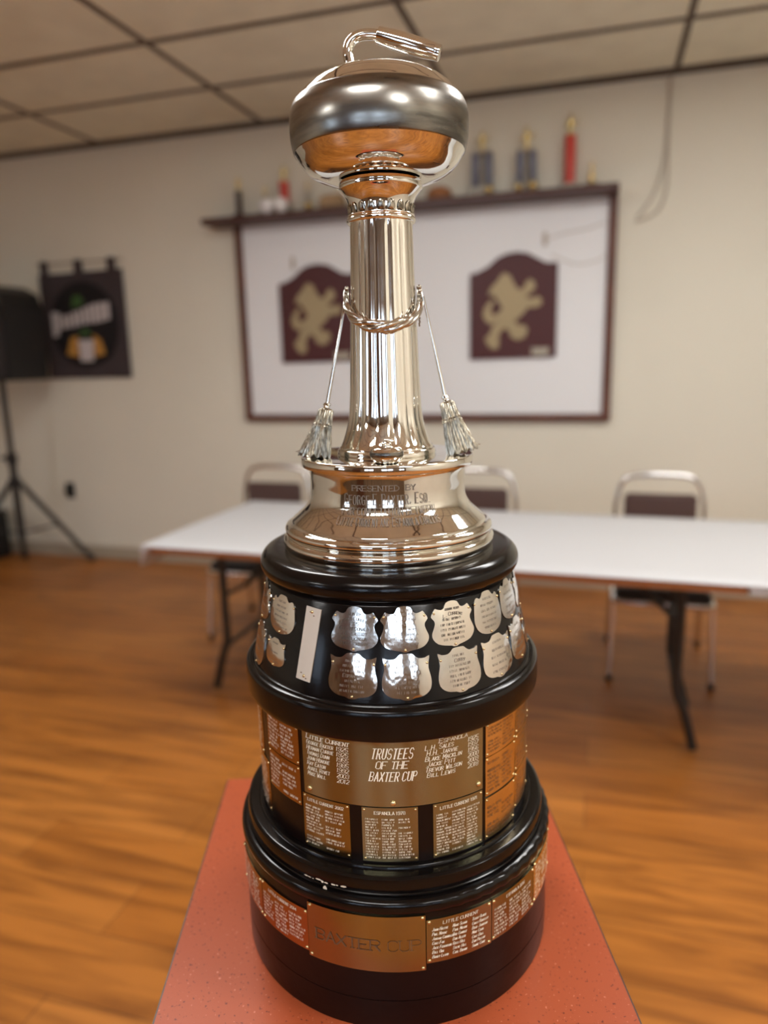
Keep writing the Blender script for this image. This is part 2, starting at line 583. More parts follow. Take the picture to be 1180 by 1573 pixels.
def cylmap(rad, off):
    """(arc length, z) to local point on a cylinder of radius rad."""
    def f(s, z):
        a = s / rad
        r = rad + off
        return L(r * math.sin(a), -r * math.cos(a), z)
    return f


def conemap(phi0, off, lift=None):
    """x in units of arc from phi0 on the tapered drum."""
    sl = (.1976 - .1725) / .1221
    nn = math.hypot(1, sl)

    def f(s, z):
        r = cone(z)
        a = R(phi0) + s / .185
        o = off + (lift(s, z) if lift else 0)
        rr = r + o / nn
        return L(rr * math.sin(a), -rr * math.cos(a), z + o * sl / nn)
    return f


def screws(parent, fn, pts, r=.0016, m=None):
    for (x, z) in pts:
        bm = bmesh.new()
        c = fn(x, z); e = 1e-4
        t1 = (fn(x + e, z) - c).normalized(); t2 = (fn(x, z + e) - c).normalized(); n = t1.cross(t2).normalized()
        rr = r * S * 1.25
        rings = []
        for (q, hgt) in ((1, -.1), (1, .15), (.8, .45), (.45, .62), (.1, .68)):
            rings.append([bm.verts.new(c + rr * q * (t1 * math.cos(2 * PI * k / 12) + t2 * math.sin(2 * PI * k / 12)) - n * (-hgt) * rr) for k in range(12)])
        for a, b in zip(rings, rings[1:]):
            for k in range(12): bm.faces.new((a[k], a[(k + 1) % 12], b[(k + 1) % 12], b[k]))
        bm.faces.new(rings[-1])
        build('screw', bm, m or M['screw'], parent, sharp=80)


def plate(name, rad, a0, a1, z0, z1, m, thick=.0012, warp=0., ragged=None):
    """curved rectangular plate on a drum; angles in degrees."""
    bm = bmesh.new()
    n = max(6, int((a1 - a0) / 2))
    fo = cylmap(rad, thick); fi = cylmap(rad, -.0004)
    xs_ = [R(a0 + (a1 - a0) * i / n) * rad for i in range(n + 1)]
    nz = 6
    grid = []
    for i, x in enumerate(xs_):
        colv = []
        for j in range(nz + 1):
            z = z0 + (z1 - z0) * j / nz
            if j == nz and ragged: z += ragged(i / n)
            o = warp * math.sin(3.1 * i / n * 2 + j) * math.sin(2.3 * j / nz + i * .4)
            f = cylmap(rad, thick + o)
            colv.append(bm.verts.new(f(x, z)))
        grid.append(colv)
    for i in range(n):
        for j in range(nz):
            bm.faces.new((grid[i][j], grid[i + 1][j], grid[i + 1][j + 1], grid[i][j + 1]))
    loop = [grid[i][0] for i in range(n + 1)] + [grid[n][j] for j in range(1, nz + 1)] + [grid[i][nz] for i in range(n - 1, -1, -1)] + [grid[0][j] for j in range(nz - 1, 0, -1)]
    k = (rad - .0005) / rad
    inner = []
    for v in loop:
        rr = math.hypot(v.co.x, v.co.y)
        f = (rad - .0004) * S / rr
        inner.append(bm.verts.new((v.co.x * f, v.co.y * f, v.co.z)))
    for i in range(len(loop)):
        j = (i + 1) % len(loop)
        bm.faces.new((loop[i], loop[j], inner[j], inner[i]))
    return build(name, bm, m, trophy, sharp=50)


RD = .1968    # drum plates
ft = cylmap(RD, .0014 + .0004)


def dx(a): return R(a) * RD


# the large trustees plaque
pl = plate('trustees_plaque', RD, -36.3, 34.6, -.5455, -.452, M['brass'], .0016)
pl['label'] = 'large brass plaque headed trustees'
fB = cylmap(RD, .0019)
bm = bmesh.new()
add_text(bm, fB, 'TRUSTEES', dx(-1.2), -.4795, .0135, .10, .22, 'c', fit=dx(14.6))
add_text(bm, fB, 'OF THE', dx(-1.3), -.4928, .0095, .11, .22, 'c', fit=dx(11.4))
add_text(bm, fB, 'BAXTER CUP', dx(-1.1), -.5098, .0120, .10, .22, 'c', fit=dx(16.6))
add_text(bm, fB, 'Little Current', dx(-34.2), -.4665, .0062, .13, .18, 'l', fit=dx(17.6))
for i, (nm, yr) in enumerate((('George Baxter', '1925'), ('Herman Currie', '1925'), ('Thomas Dunn', '1955'), ('John Honore', '1985'), ('Ray Eaton', '1992'), ('Aurel Rivet', '2003'), ('Mike Wall', '2012'))):
    z = -.4742 - i * .0073
    add_text(bm, fB, nm, dx(-34.2), z, .0056, .11, .2, 'l', fit=dx(.88 * len(nm)), serif=False)
    add_text(bm, fB, yr, dx(-17.0), z, .0054, .11, .2, 'r', fit=dx(4.6), serif=False)
add_text(bm, fB, 'Espanola', dx(16), -.4640, .0056, .13, .2, 'l', cw=.9)
for i, (nm, yr) in enumerate((('L.H. Sales', '1925'), ('H.H. Jarvie', '1937'), ('Blake Macklin', '1956'), ('Jacke Pitt', '2000'), ('Trevor Wilson', '2003'), ('Bill Lewis', '2018'))):
    z = -.4715 - i * .0074
    add_text(bm, fB, nm, dx(10.8 + (i % 2) * .6), z, .0060, .11, .2, 'l', fit=dx(1.08 * len(nm)), serif=False)
    add_text(bm, fB, yr, dx(32.2), z, .0056, .11, .2, 'r', fit=dx(4.6), serif=False)
build('engraving', bm, M['eng_light'], pl, smooth=False)
screws(pl, cylmap(RD, .0016), [(dx(-33.6), -.5375), (dx(-1), -.5405), (dx(32.6), -.5365)], .0030)

rnd = random.Random(3)


def list_plate(name, rad, a0, a1, z0, z1, m, rows, cols, head=None, em='eng_light', thick=.0012, sc=True, label=None, warp=0., sr=.0014, ragged=None, dz=None, hh=.62):
    p = plate(name, rad, a0, a1, z0, z1, m, thick, warp, ragged)
    if label: p['label'] = label
    f = cylmap(rad, thick + .0004 + warp)
    bm = bmesh.new()
    x0, x1 = R(a0) * rad, R(a1) * rad
    W = x1 - x0
    top = z1 - .006
    if head:
        hgt = min(.0042, (x1 - x0 - .008) / (len(head) * .82))
        add_text(bm, f, head, (x0 + x1) / 2, top - .003, hgt, .14, 0, 'c', serif=False, cw=.6)
        top -= .008
    dzz = dz or (top - (z0 + .004)) / rows
    for r in range(rows):
        z = top - dzz * (r + .8)
        for c in range(cols):
            s = x0 + .0045 + (W - .008) * c / cols
            e = s + (W - .008) / cols * rnd.uniform(.66, .95)
            if rnd.random() < .93: add_scribble(bm, f, s, e, z, dzz * hh, rnd=rnd)
    build('engraving', bm, M[em], p, smooth=False)
    if sc:
        fs = cylmap(rad, thick)
        screws(p, fs, [(x0 + .003, z1 - .0035), (x1 - .003, z1 - .0035), (x0 + .003, z0 + .0035), (x1 - .003, z0 + .0035)], sr)
    return p


list_plate('name_plaque', RD, -37.4, -17.2, -.6235, -.5475, M['brass_b'], 13, 2, 'LITTLE CURRENT 2002', label='brass name plaque below the left end of the trustees plaque')
list_plate('name_plaque', RD, -12.6, 7.9, -.6235, -.5475, M['brass'], 15, 3, 'ESPANOLA 1978', label='brass name plaque with three close columns of names')
list_plate('name_plaque', RD, 13.6, 34.6, -.6235, -.5475, M['brass'], 14, 3, 'LITTLE CURRENT 1971', label='brass name plaque below the right end of the trustees plaque')
for (z0, z1, m, w) in ((-.5045, -.4575, 'brass_lit', .0002), (-.5605, -.5055, 'brass_lit', .0003), (-.6235, -.5635, 'brass_lit', .0002)):
    list_plate('name_plaque', RD, 36.2, 55.6, z0, z1, M[m], 8, 2, None, 'eng_brown', warp=w)
rag = lambda u: .0025 * math.sin(u * 9) + .002 * math.sin(u * 23)
for (z0, z1) in ((-.5000, -.4540), (-.5560, -.5015), (-.6120, -.5580)):
    list_plate('name_plaque', RD, 56.0, 76.0, z0, z1, M['brass_lit'], 8, 2, None, 'eng_brown', warp=.0004, ragged=rag if z1 == -.4540 else None)
list_plate('name_plaque', RD, -60.0, -38.4, -.5120, -.4575, M['brass_floor'], 8, 2)
list_plate('name_plaque', RD, -59.6, -38.4, -.5690, -.5135, M['brass_floor'], 8, 2)
list_plate('name_plaque', RD, -82.0, -61.0, -.6170, -.5400, M['brass_floor'], 10, 2, warp=.0004)
list_plate('name_plaque', RD, -88.0, -67.0, -.5380, -.4575, M['brass_floor'], 10, 2, warp=.0004)
# black strips between the plaques stand a little proud
for a in (-15.0, 10.7):
    pass

# lower band on the base
RB = .2298
mp_ = plate('cup_plaque', RB, -30.3, 8.2, -.7560, -.6760, M['brass_b'], .0018)
mp_['label'] = 'brass plaque with the worn cup title'
bm = bmesh.new()
fM = cylmap(RB, .0022)
add_text(bm, fM, 'BAXTER', R(-27.2) * RB, -.7250, .0150, .11, 0, 'l', cw=.80)
add_text(bm, fM, 'CUP', R(-3.5) * RB, -.7250, .0150, .06, 0, 'l', cw=.80)
build('engraving', bm, M['eng_brown'], mp_, smooth=False)
screws(mp_, cylmap(RB, .0018), [(R(-29.3) * RB, -.6795), (R(7.3) * RB, -.6795), (R(-29.3) * RB, -.7525), (R(7.3) * RB, -.7525)], .0019)


def names_plate(a0, a1, z0, z1, m, names, head, label=None, em='eng_light'):
    p = plate('name_plaque', RB, a0, a1, z0, z1, M[m], .0014)
    if label: p['label'] = label
    f = cylmap(RB, .0018)
    bm = bmesh.new()
    x0, x1 = R(a0) * RB, R(a1) * RB
    add_text(bm, f, head, (x0 + x1) / 2, z1 - .0085, .0042, .13, .15, 'c', serif=False)
    for i, row in enumerate(names):
        for j, nm in enumerate(row):
            add_text(bm, f, nm, x0 + .007 + (x1 - x0 - .010) * j / 3, z1 - .0165 - i * .0066, .0042, .14, .3, 'l', cw=.45, serif=False, small=.62)
    build('engraving', bm, M[em], p, smooth=False)
    screws(p, cylmap(RB, .0014), [(x0 + .0035, z1 - .0035), (x1 - .0035, z1 - .0035), (x0 + .0035, z0 + .0035), (x1 - .0035, z0 + .0035)], .0019)
    return p


NM = (('John Hastie', 'Mark Sloan', 'Terry Olmer'), ('Phil Novak', 'Paul Mason', 'Chris Ransley'), ('Jordan Chandler', 'Bob Gamble', 'Brad Johnson'), ('Chas Fox', 'Don Allen', 'Mike Coon'),
      ('Jack Ferguson', 'Russ Hill', 'Chas Ball'), ('Bill Orr', 'Steve Hill', 'Dan Pellow'), ('Brady Lloyd', 'Carl Brown', 'Shane Cook'))
names_plate(8.5, 31.2, -.7470, -.6840, 'brass_b', NM, 'LITTLE CURRENT', 'brass plaque with slanted names right of the cup plaque')
list_plate('name_plaque', RB, 31.5, 53.8, -.7450, -.6835, M['brass_b'], 8, 3, 'ESPANOLA 2016', sr=.0019, thick=.0014)
list_plate('name_plaque', RB, 54.2, 76.0, -.7430, -.6800, M['brass_lit'], 8, 3, None, sr=.0019, thick=.0014, warp=.0003)
list_plate('name_plaque', RB, -53.4, -30.5, -.7505, -.6900, M['brass_floor'], 8, 3, 'LITTLE CURRENT 2014', sr=.0019, thick=.0014, em='eng_light')
list_plate('name_plaque', RB, -76.0, -53.8, -.7505, -.6920, M['brass_floor'], 8, 3, None, sr=.0019, thick=.0014)

# ---- silver shields on the tapered drum
UP = [(0, 1), (.28, .965), (.38, .87), (.52, .83), (.72, .855), (.80, .87), (.90, .80), (1, .70), (.88, .62), (.85, .54), (.93, .42), (1, .32), (.96, .21), (.76, .10), (.45, .05), (.18, .025), (.08, .0)]
LO = [(0, 1), (.25, .99), (.36, .94), (.52, .885), (.78, .885), (.97, .925), (.93, .80), (.905, .66), (.97, .50), (1, .36), (.95, .21), (.78, .11), (.55, .055), (.28, .035), (.12, .0)]
OV = [(0, 1), (.25, .985), (.36, .92), (.50, .86), (.66, .90), (.80, .86), (.90, .70), (.96, .50), (.97, .34), (.86, .18), (.62, .07), (.3, .015), (.1, .0)]


def shield(half, phi, z0, z1, hw, m, rows, rot=0., name='shield_plaque', em='eng_mid', label=None):
    poly = half + [(-x, y) for x, y in half[::-1] if x > 0]
    poly = smooth_closed(poly)
    zc = (z0 + z1) / 2
    H_ = z1 - z0
    Wd = R(hw) * .185

    def place(u, v):
        x, z = u * Wd, (v - .5) * H_
        cr, sr = math.cos(R(rot)), math.sin(R(rot))
        return x * cr - z * sr, zc + x * sr + z * cr
    bm = bmesh.new()
    vs = [bm.verts.new((x, y, 0)) for x, y in poly]
    f = bm.faces.new(vs)
    bmesh.ops.triangulate(bm, faces=[f])
    for i in range(-5, 6):
        g = bm.verts[:] + bm.edges[:] + bm.faces[:]
        bmesh.ops.bisect_plane(bm, geom=g, plane_co=(i / 6, 0, 0), plane_no=(1, 0, 0), dist=1e-6)
    for i in range(1, 8):
        g = bm.verts[:] + bm.edges[:] + bm.faces[:]
        bmesh.ops.bisect_plane(bm, geom=g, plane_co=(0, i / 8, 0), plane_no=(0, 1, 0), dist=1e-6)
    lift = lambda u, v: .0011 + .0012 * max(0, 1 - (u * u * .9 + (2 * v - 1) ** 2 * .9))
    bnd = [e for e in bm.edges if len(e.link_faces) == 1]
    r = bmesh.ops.extrude_edge_only(bm, edges=bnd)
    low = {v for v in r['geom'] if isinstance(v, bmesh.types.BMVert)}
    for v in bm.verts:
        u, w = v.co.x, v.co.y
        x, z = place(u, w)
        v.co = conemap(phi, -.0005 if v in low else lift(u, w))(x, z)
    p = build(name, bm, m, trophy, sharp=50)
    if label: p['label'] = label
    bm = bmesh.new()

    def ftx(s, z):
        u = s / Wd; v = (z - zc) / H_ + .5
        x2, z2 = place(u, v)
        return conemap(phi, lift(u, v) + .00035)(x2, z2)
    n = len(rows)
    for i, rw in enumerate(rows):
        zz = z1 - H_ * (.20 + .66 * i / max(n - 1, 1))
        if isinstance(rw, str):
            hgt = .0042 if len(rw) < 15 else .0036
            wmax = Wd * 1.55
            while text_width(rw, hgt, .66, .8) > wmax: hgt *= .95
            add_text(bm, ftx, rw, 0, zz, hgt, .11, .12, 'c', cw=.66, serif=False, small=.8, arc=14 if i < 3 else 0)
        else:
            add_scribble(bm, ftx, -Wd * rw, Wd * rw, zz, H_ * .055, .13, rnd)
    build('engraving', bm, M[em], p, smooth=False)
    screws(p, lambda s, z: ftx(s, z), [(-.86 * Wd, z0 + H_ * .77), (.86 * Wd, z0 + H_ * .77), (0, z0 + H_ * .045)], .00125)
    return p


def smooth_closed(pts, n=2):
    out = []
    N = len(pts)
    for i in range(N):
        p1, p2 = pts[i], pts[(i + 1) % N]
        out.append(p1)
        mx, my = (p1[0] + p2[0]) / 2, (p1[1] + p2[1]) / 2
        # pull the midpoint slightly with its neighbours (soft curve)
        p0, p3 = pts[i - 1], pts[(i + 2) % N]
        out.append((mx * 1.125 - (p0[0] + p3[0]) / 2 * .125, my * 1.125 - (p0[1] + p3[1]) / 2 * .125))
    # drop points closer than eps
    res = []
    for p in out:
        if not res or math.hypot(p[0] - res[-1][0], p[1] - res[-1][1]) > .012: res.append(p)
    return res


shield(UP, -14.6, -.3458, -.2922, 9.3, M['shield2'], ['Won by', 'Little Current', '1925', 'G.E. McDonald', 'J.E. Cassidy', 'Wm Wilkinson', 'Thos Pickering'], em='eng_dark', label='silver shield with blackened winners names')
shield(UP, 4.9, -.3465, -.2918, 9.3, M['shield'], [.4, 'L. Current', '1928', .5, .6, .6, .6])
shield(UP, 24.8, -.3465, -.2915, 9.3, M['shield'], [.35, 'L. Current', .5, .6, .6, .6, .5], em='eng_dark', label='silver shield covered with dense dark engraving')
shield(OV, 43.3, -.3440, -.2905, 8.6, M['shield2'], [.3, .5, .5, .5, .5, .4], label='rounded silver shield with a dull surface')
shield(OV, 60.5, -.3400, -.2880, 8.4, M['shield2'], [.3, .5, .5, .5, .5])
shield(UP, 79.0, -.3440, -.2905, 8.6, M['shield'], [.3, .5, .5, .5])
shield(LO, -14.8, -.4025, -.3478, 9.2, M['shield'], [.3, .4, .5, 'Espanola', .3, .5, .5])
shield(LO, 5.0, -.4032, -.3480, 9.0, M['shield'], [.3, .4, .5, .4, .5, .5, .4])
shield(LO, 25.7, -.4028, -.3482, 9.0, M['shield2'], [.3, 'Curry', .5, .5, .5, .5, .4])
shield(LO, 45.3, -.4018, -.3470, 9.0, M['shield'], [.3, .4, .5, .5, .5])
shield(LO, 63.8, -.3990, -.3420, 8.6, M['shield'], [.3, .4, .5, .5, .5])
shield(LO, 83.0, -.4018, -.3470, 9.0, M['shield'], [.3, .4, .5])
shield(OV, -51.8, -.3450, -.2960, 9.6, M['shield'], [.3, .4, .5, .5, .5, .5], rot=0)
shield(LO, -53.2, -.3890, -.3530, 7.0, M['shield'], [.3, .4, .5], label='small silver shield left of the blank strip')
shield(OV, -71.5, -.4080, -.3480, 8.8, M['shield2'], [.3, .4, .5, .5])
shield(UP, -73.0, -.3450, -.2920, 9.0, M['shield'], [.3, .4, .5, .5])
# blank cream strip with two screws and worn holes
bm = bmesh.new()
f1 = conemap(-34.0, .0014)
f0 = conemap(-34.0, -.0004)
cn = [(-.0150 + .0004, -.3925 + .0020), (.0065, -.3925 - .0002), (.0152, -.3008 + .0), (-.0078 - .0, -.2985)]
cn = [(-.0148, -.3905), (.0066, -.3918), (.0160, -.3010), (-.0082, -.2992)]
tp, bt = [], []
nz = 10
gridL = []
for j in range(nz + 1):
    t = j / nz
    row = []
    for i in range(4):
        s = i / 3
        xa = cn[0][0] * (1 - t) + cn[3][0] * t; za = cn[0][1] * (1 - t) + cn[3][1] * t
        xb = cn[1][0] * (1 - t) + cn[2][0] * t; zb = cn[1][1] * (1 - t) + cn[2][1] * t
        row.append((xa * (1 - s) + xb * s, za * (1 - s) + zb * s))
    gridL.append(row)
V1 = [[bm.verts.new(f1(*q)) for q in row] for row in gridL]
V0 = [[bm.verts.new(f0(*q)) for q in row] for row in gridL]
for j in range(nz):
    for i in range(3): bm.faces.new((V1[j][i], V1[j][i + 1], V1[j + 1][i + 1], V1[j + 1][i]))
    bm.faces.new((V1[j][0], V1[j + 1][0], V0[j + 1][0], V0[j][0])); bm.faces.new((V1[j][3], V0[j][3], V0[j + 1][3], V1[j + 1][3]))
for i in range(3):
    bm.faces.new((V1[0][i], V0[0][i], V0[0][i + 1], V1[0][i + 1])); bm.faces.new((V1[nz][i], V1[nz][i + 1], V0[nz][i + 1], V0[nz][i]))
st = build('blank_strip', bm, M['white_tag'], trophy)
st['label'] = 'plain cream upright strip'
screws(st, f1, [(.0018, -.3055), (-.0030, -.3855)], .0017)
bm = bmesh.new()
for (x, z) in ((.0052, -.3100), (-.0072, -.3820), (-.0008, -.3060), (.0005, -.3880)):
    bm.faces.new([bm.verts.new(conemap(-34.0, .00165)(x + .0013 * math.cos(k * PI / 4), z + .0008 * math.sin(k * PI / 4))) for k in range(8)])
build('worn_hole', bm, M['eng_brown'], st, smooth=False)

# ---- silver foot
foot = lat('silver_base', [(.06, -.1288), (.1165, -.1288), (.1180, -.1290), (.1191, -.1305), (.1192, -.1395), (.1183, -.1412), (.1100, -.1425)] +
           smooth_prof([(.1100, -.1425), (.1083, -.1460), (.1078, -.1600), (.1077, -.1740), (.1097, -.1880), (.1165, -.2000), (.1265, -.2095), (.1350, -.2165)], 5)[1:] +
           [(.1358, -.2180), (.1368, -.2205), (.1390, -.2210)] + smooth_prof([(.1390, -.2210), (.1435, -.2235), (.1455, -.2280), (.1440, -.2330), (.1405, -.2355)], 3)[1:] +
           [(.1400, -.2365), (.1440, -.2372)] + smooth_prof([(.1440, -.2372), (.1472, -.2400), (.1483, -.2445), (.1472, -.2500), (.1462, -.2520)], 3)[1:] + [(.1465, -.2543), (.10, -.2543)],
           M['silver'], trophy, 192, sharp=50)


def footr(z):
    pts = [(.1083, -.1460), (.1078, -.1600), (.1077, -.1740), (.1097, -.1880), (.1165, -.2000), (.1265, -.2095)]
    for (r0, z0), (r1, z1) in zip(pts, pts[1:]):
        if z <= z0 and z >= z1: return r0 + (r1 - r0) * (z0 - z) / (z0 - z1)
    return .1083 if z > -.15 else .1265


def fF(s, z):
    r = footr(z) + .0012
    a = s / .11
    return L(r * math.sin(a), -r * math.cos(a), z)


bm = bmesh.new()
add_text(bm, fF, 'PRESENTED  BY', R(-3) * .11, -.1625, .0068, .12, 0, 'c', cw=.85)
add_text(bm, fF, 'George E.Baxter, Esq.', R(-.5) * .11, -.1800, .0135, .075, 0, 'c', fit=.115, small=.84)
add_text(bm, fF, 'For competition between', R(0) * .11, -.1925, .0100, .075, 0, 'c', fit=.122, serif=True, small=.85)
add_text(bm, fF, 'Little Current and Espanola Curlers', R(0) * .11, -.2045, .0095, .075, 0, 'c', fit=.128, small=.85)
build('engraving', bm, M['eng_mid'], foot, smooth=False)

# miniature curling stone on the ledge
cy0 = -.0935
mini = lat('miniature_stone', smooth_prof([(.0, -.1287), (.012, -.1287), (.0160, -.1272), (.0195, -.1235), (.0208, -.1200)], 3) + smooth_prof([(.0212, -.1195), (.0214, -.1170), (.0212, -.1145)], 3) +
           smooth_prof([(.0208, -.1140), (.0185, -.1105), (.0140, -.1082), (.0070, -.1074), (.0060, -.1060), (.0066, -.1045), (.0050, -.1035), (0, -.1033)], 3), M['silver'], trophy, 64, sharp=40, cx=-.0008, cy=cy0)
lat('striking_band', smooth_prof([(.0212, -.1202), (.0217, -.1170), (.0212, -.1138)], 4), M['silver_band'], mini, 64, cx=-.0008, cy=cy0)
bm = bmesh.new()
add_tube(bm, [L(-.0045, cy0, -.1035), L(-.003, cy0, -.1005), L(.001, cy0, -.0998), L(.0085, cy0 - .001, -.1010)], [.0012 * S, .0013 * S, .0017 * S, .0016 * S], 10)
build('handle', bm, M['silver'], mini)

# ---- fluted column
NF = 14


def flute(r, z, t):
    zz = z / S + ZB
    k = min(1, max(0, (zz + .125) / .03)) * min(1, max(0, (.172 - zz) / .004))
    amp = .018 + .012 * max(0, min(1, (-.05 - zz) / .05))
    ph = abs(math.sin(t * NF / 2 + .3))
    return r * (1 - amp * k * (1 - ph) ** 1.5 * 1.6)


colp = smooth_prof([(.0676, -.1290), (.0680, -.1250), (.0668, -.1205), (.0650, -.1195), (.0645, -.1170), (.0611, -.1120), (.0560, -.0970), (.0515, -.0790), (.0495, -.0600), (.0484, -.0424), (.0470, -.0100), (.0455, .0300), (.0440, .0700), (.0429, .1022), (.0418, .1450), (.0412, .1735)], 5)
lat('column', colp, M['silver_fl'], trophy, 336, fn=flute, sharp=60)

# ---- neck and collar
neck = lat('collar', smooth_prof([(.0405, .1725), (.0440, .1722), (.0452, .1745), (.0452, .1768), (.0438, .1790)], 3) + smooth_prof([(.0430, .1792), (.0440, .1805), (.0438, .1820), (.0420, .1828)], 3) +
           smooth_prof([(.0414, .1832), (.0416, .1890), (.0428, .1960), (.0455, .2030), (.0500, .2090), (.0537, .2128)], 4) +
           [(.0540, .2132), (.0542, .2155), (.0540, .2200), (.0528, .2222), (.0480, .2232), (.0460, .2262), (.0380, .2290), (.0300, .2320)], M['silver'], trophy, 128, sharp=45)
bm = bmesh.new()


def neckr(z): return .0414 + (.0016 if z > .19 else 0) * (z - .1832) / .012 + .0004


NL = 20
for i in range(NL):
    a0 = 2 * PI * i / NL
    n = 10
    ring, ring2 = [], []
    w = .42 * 2 * PI / NL
    prof2 = [(0, 0), (.75, .02), (.95, .25), (.9, .5), (.6, .8), (0, 1)]
    for (hw_, t) in prof2 + [(-x, y) for x, y in prof2[::-1][1:-1]]:
        z = .1832 + t * .0120
        a = a0 + w * hw_
        r = neckr(z) + .0005
        ring.append(bm.verts.new(L(r * math.cos(a), r * math.sin(a), z)))
        a = a0 + w * hw_ * .6; z2 = .1832 + (.5 + (t - .5) * .65) * .0120; r = neckr(z2) + .0015
        ring2.append(bm.verts.new(L(r * math.cos(a), r * math.sin(a), z2)))
    for k in range(len(ring)):
        j = (k + 1) % len(ring)
        bm.faces.new((ring[k], ring[j], ring2[j], ring2[k]))
    bm.faces.new(ring2)
build('leaf_band', bm, M['silver_old'], neck, sharp=80)

# ---- the stone
stone = lat('curling_stone', smooth_prof([(.020, .2300), (.030, .2262), (.050, .2242), (.070, .2256), (.088, .2318), (.0990, .2415), (.1062, .2520), (.1085, .2555)], 4) +
            smooth_prof([(.1090, .2562), (.1122, .2700), (.1128, .2860), (.1118, .3000), (.1078, .3110), (.1055, .3145)], 4) +
            smooth_prof([(.1045, .3153), (.1000, .3210), (.0900, .3310), (.0740, .3405), (.0520, .3470), (.0250, .3505), (0, .3512)], 4), M['silver'], trophy, 160, sharp=50)
lat('striking_band', smooth_prof([(.1080, .2560), (.1098, .2566), (.1128, .2700), (.1136, .2860), (.1124, .3010), (.1086, .3112), (.1062, .3143), (.1048, .3146)], 5), M['silver_band'], stone, 160, sharp=50)
bm = bmesh.new()
hp = smooth_prof([(-.0345, .345), (-.0350, .362), (-.0368, .3745), (-.0330, .3865), (-.0215, .3935), (-.0080, .3945), (.0010, .3935)], 5)
add_tube(bm, [L(x, 0, z) for x, z in hp], [.0066 * S] * len(hp), 20)
add_lathe(bm, [(0.0001, (.345 - ZB) * S), (.0085 * S, (.345 - ZB) * S), (.0088 * S, (.3505 - ZB) * S), (.0062 * S, (.353 - ZB) * S)], 24, -.0345 * S, 0)
build('gooseneck', bm, M['silver'], stone, sharp=60)
bm = bmesh.new()
gp = [(0, .0074), (.001, .0098), (.004, .0100), (.02, .0112), (.04, .0116), (.06, .0108), (.074, .0098), (.077, .0092), (.0785, .0097), (.0815, .0096), (.0825, .0080)]
d0 = Vector((.0715, -.010, -.0245)).normalized()
p0 = Vector((.0005, 0, .3938))
add_tube(bm, [L(*(p0 + d0 * t)) for t, r in gp], [r * S for t, r in gp], 28)
build('grip', bm, M['silver_old'] if False else M['silver_fl'], stone, sharp=50)


# ---- garland round the front of the column
def shaft_r(z): return .0412 + (.1735 - z) * .031


bm = bmesh.new()
for strand in range(3):
    pts, rads = [], []
    n = 70
    for i in range(n + 1):
        u = i / n * 2 - 1
        a = R(96) * u
        z = .0400 + (.0895 - .0400) * abs(u) ** 2.0
        k = 1 - .5 * abs(u) ** 2
        r = shaft_r(z) + .0030 + .0042 * k
        tw = u * 6 + strand * 2 * PI / 3
        rr = r + .0034 * k * math.cos(tw)
        pts.append(L(rr * math.sin(a), -rr * math.cos(a), z + .0046 * k * math.sin(tw)))
        rads.append(.0043 * S * k)
    add_tube(bm, pts, rads, 10)
gar = build('garland', bm, M['garland'], trophy, sharp=80)
for sgn in (-1, 1):
    bm = bmesh.new()
    r = shaft_r(.09) + .004
    for (dx_, dz_, q) in ((0, .0035, .0035), (.001, -.001, .0030), (.0, -.0065, .0024)):
        bmesh.ops.create_icosphere(bm, subdivisions=2, radius=q * S, matrix=Matrix.Translation(L(sgn * (r + dx_), -.006, .088 + dz_)))
    build('garland_knot', bm, M['silver_old'], gar, sharp=90)
bm = bmesh.new()
rq = random.Random(2)
for i in range(16):
    z = .078 - i * .0024
    bmesh.ops.create_icosphere(bm, subdivisions=2, radius=(.0022 - .00006 * i) * S, matrix=Matrix.Translation(L(.0478 + rq.uniform(-.0014, .0014), -.012 + rq.uniform(-.002, .002), z)))
build('berry_drop', bm, M['silver_old'], gar, sharp=90)


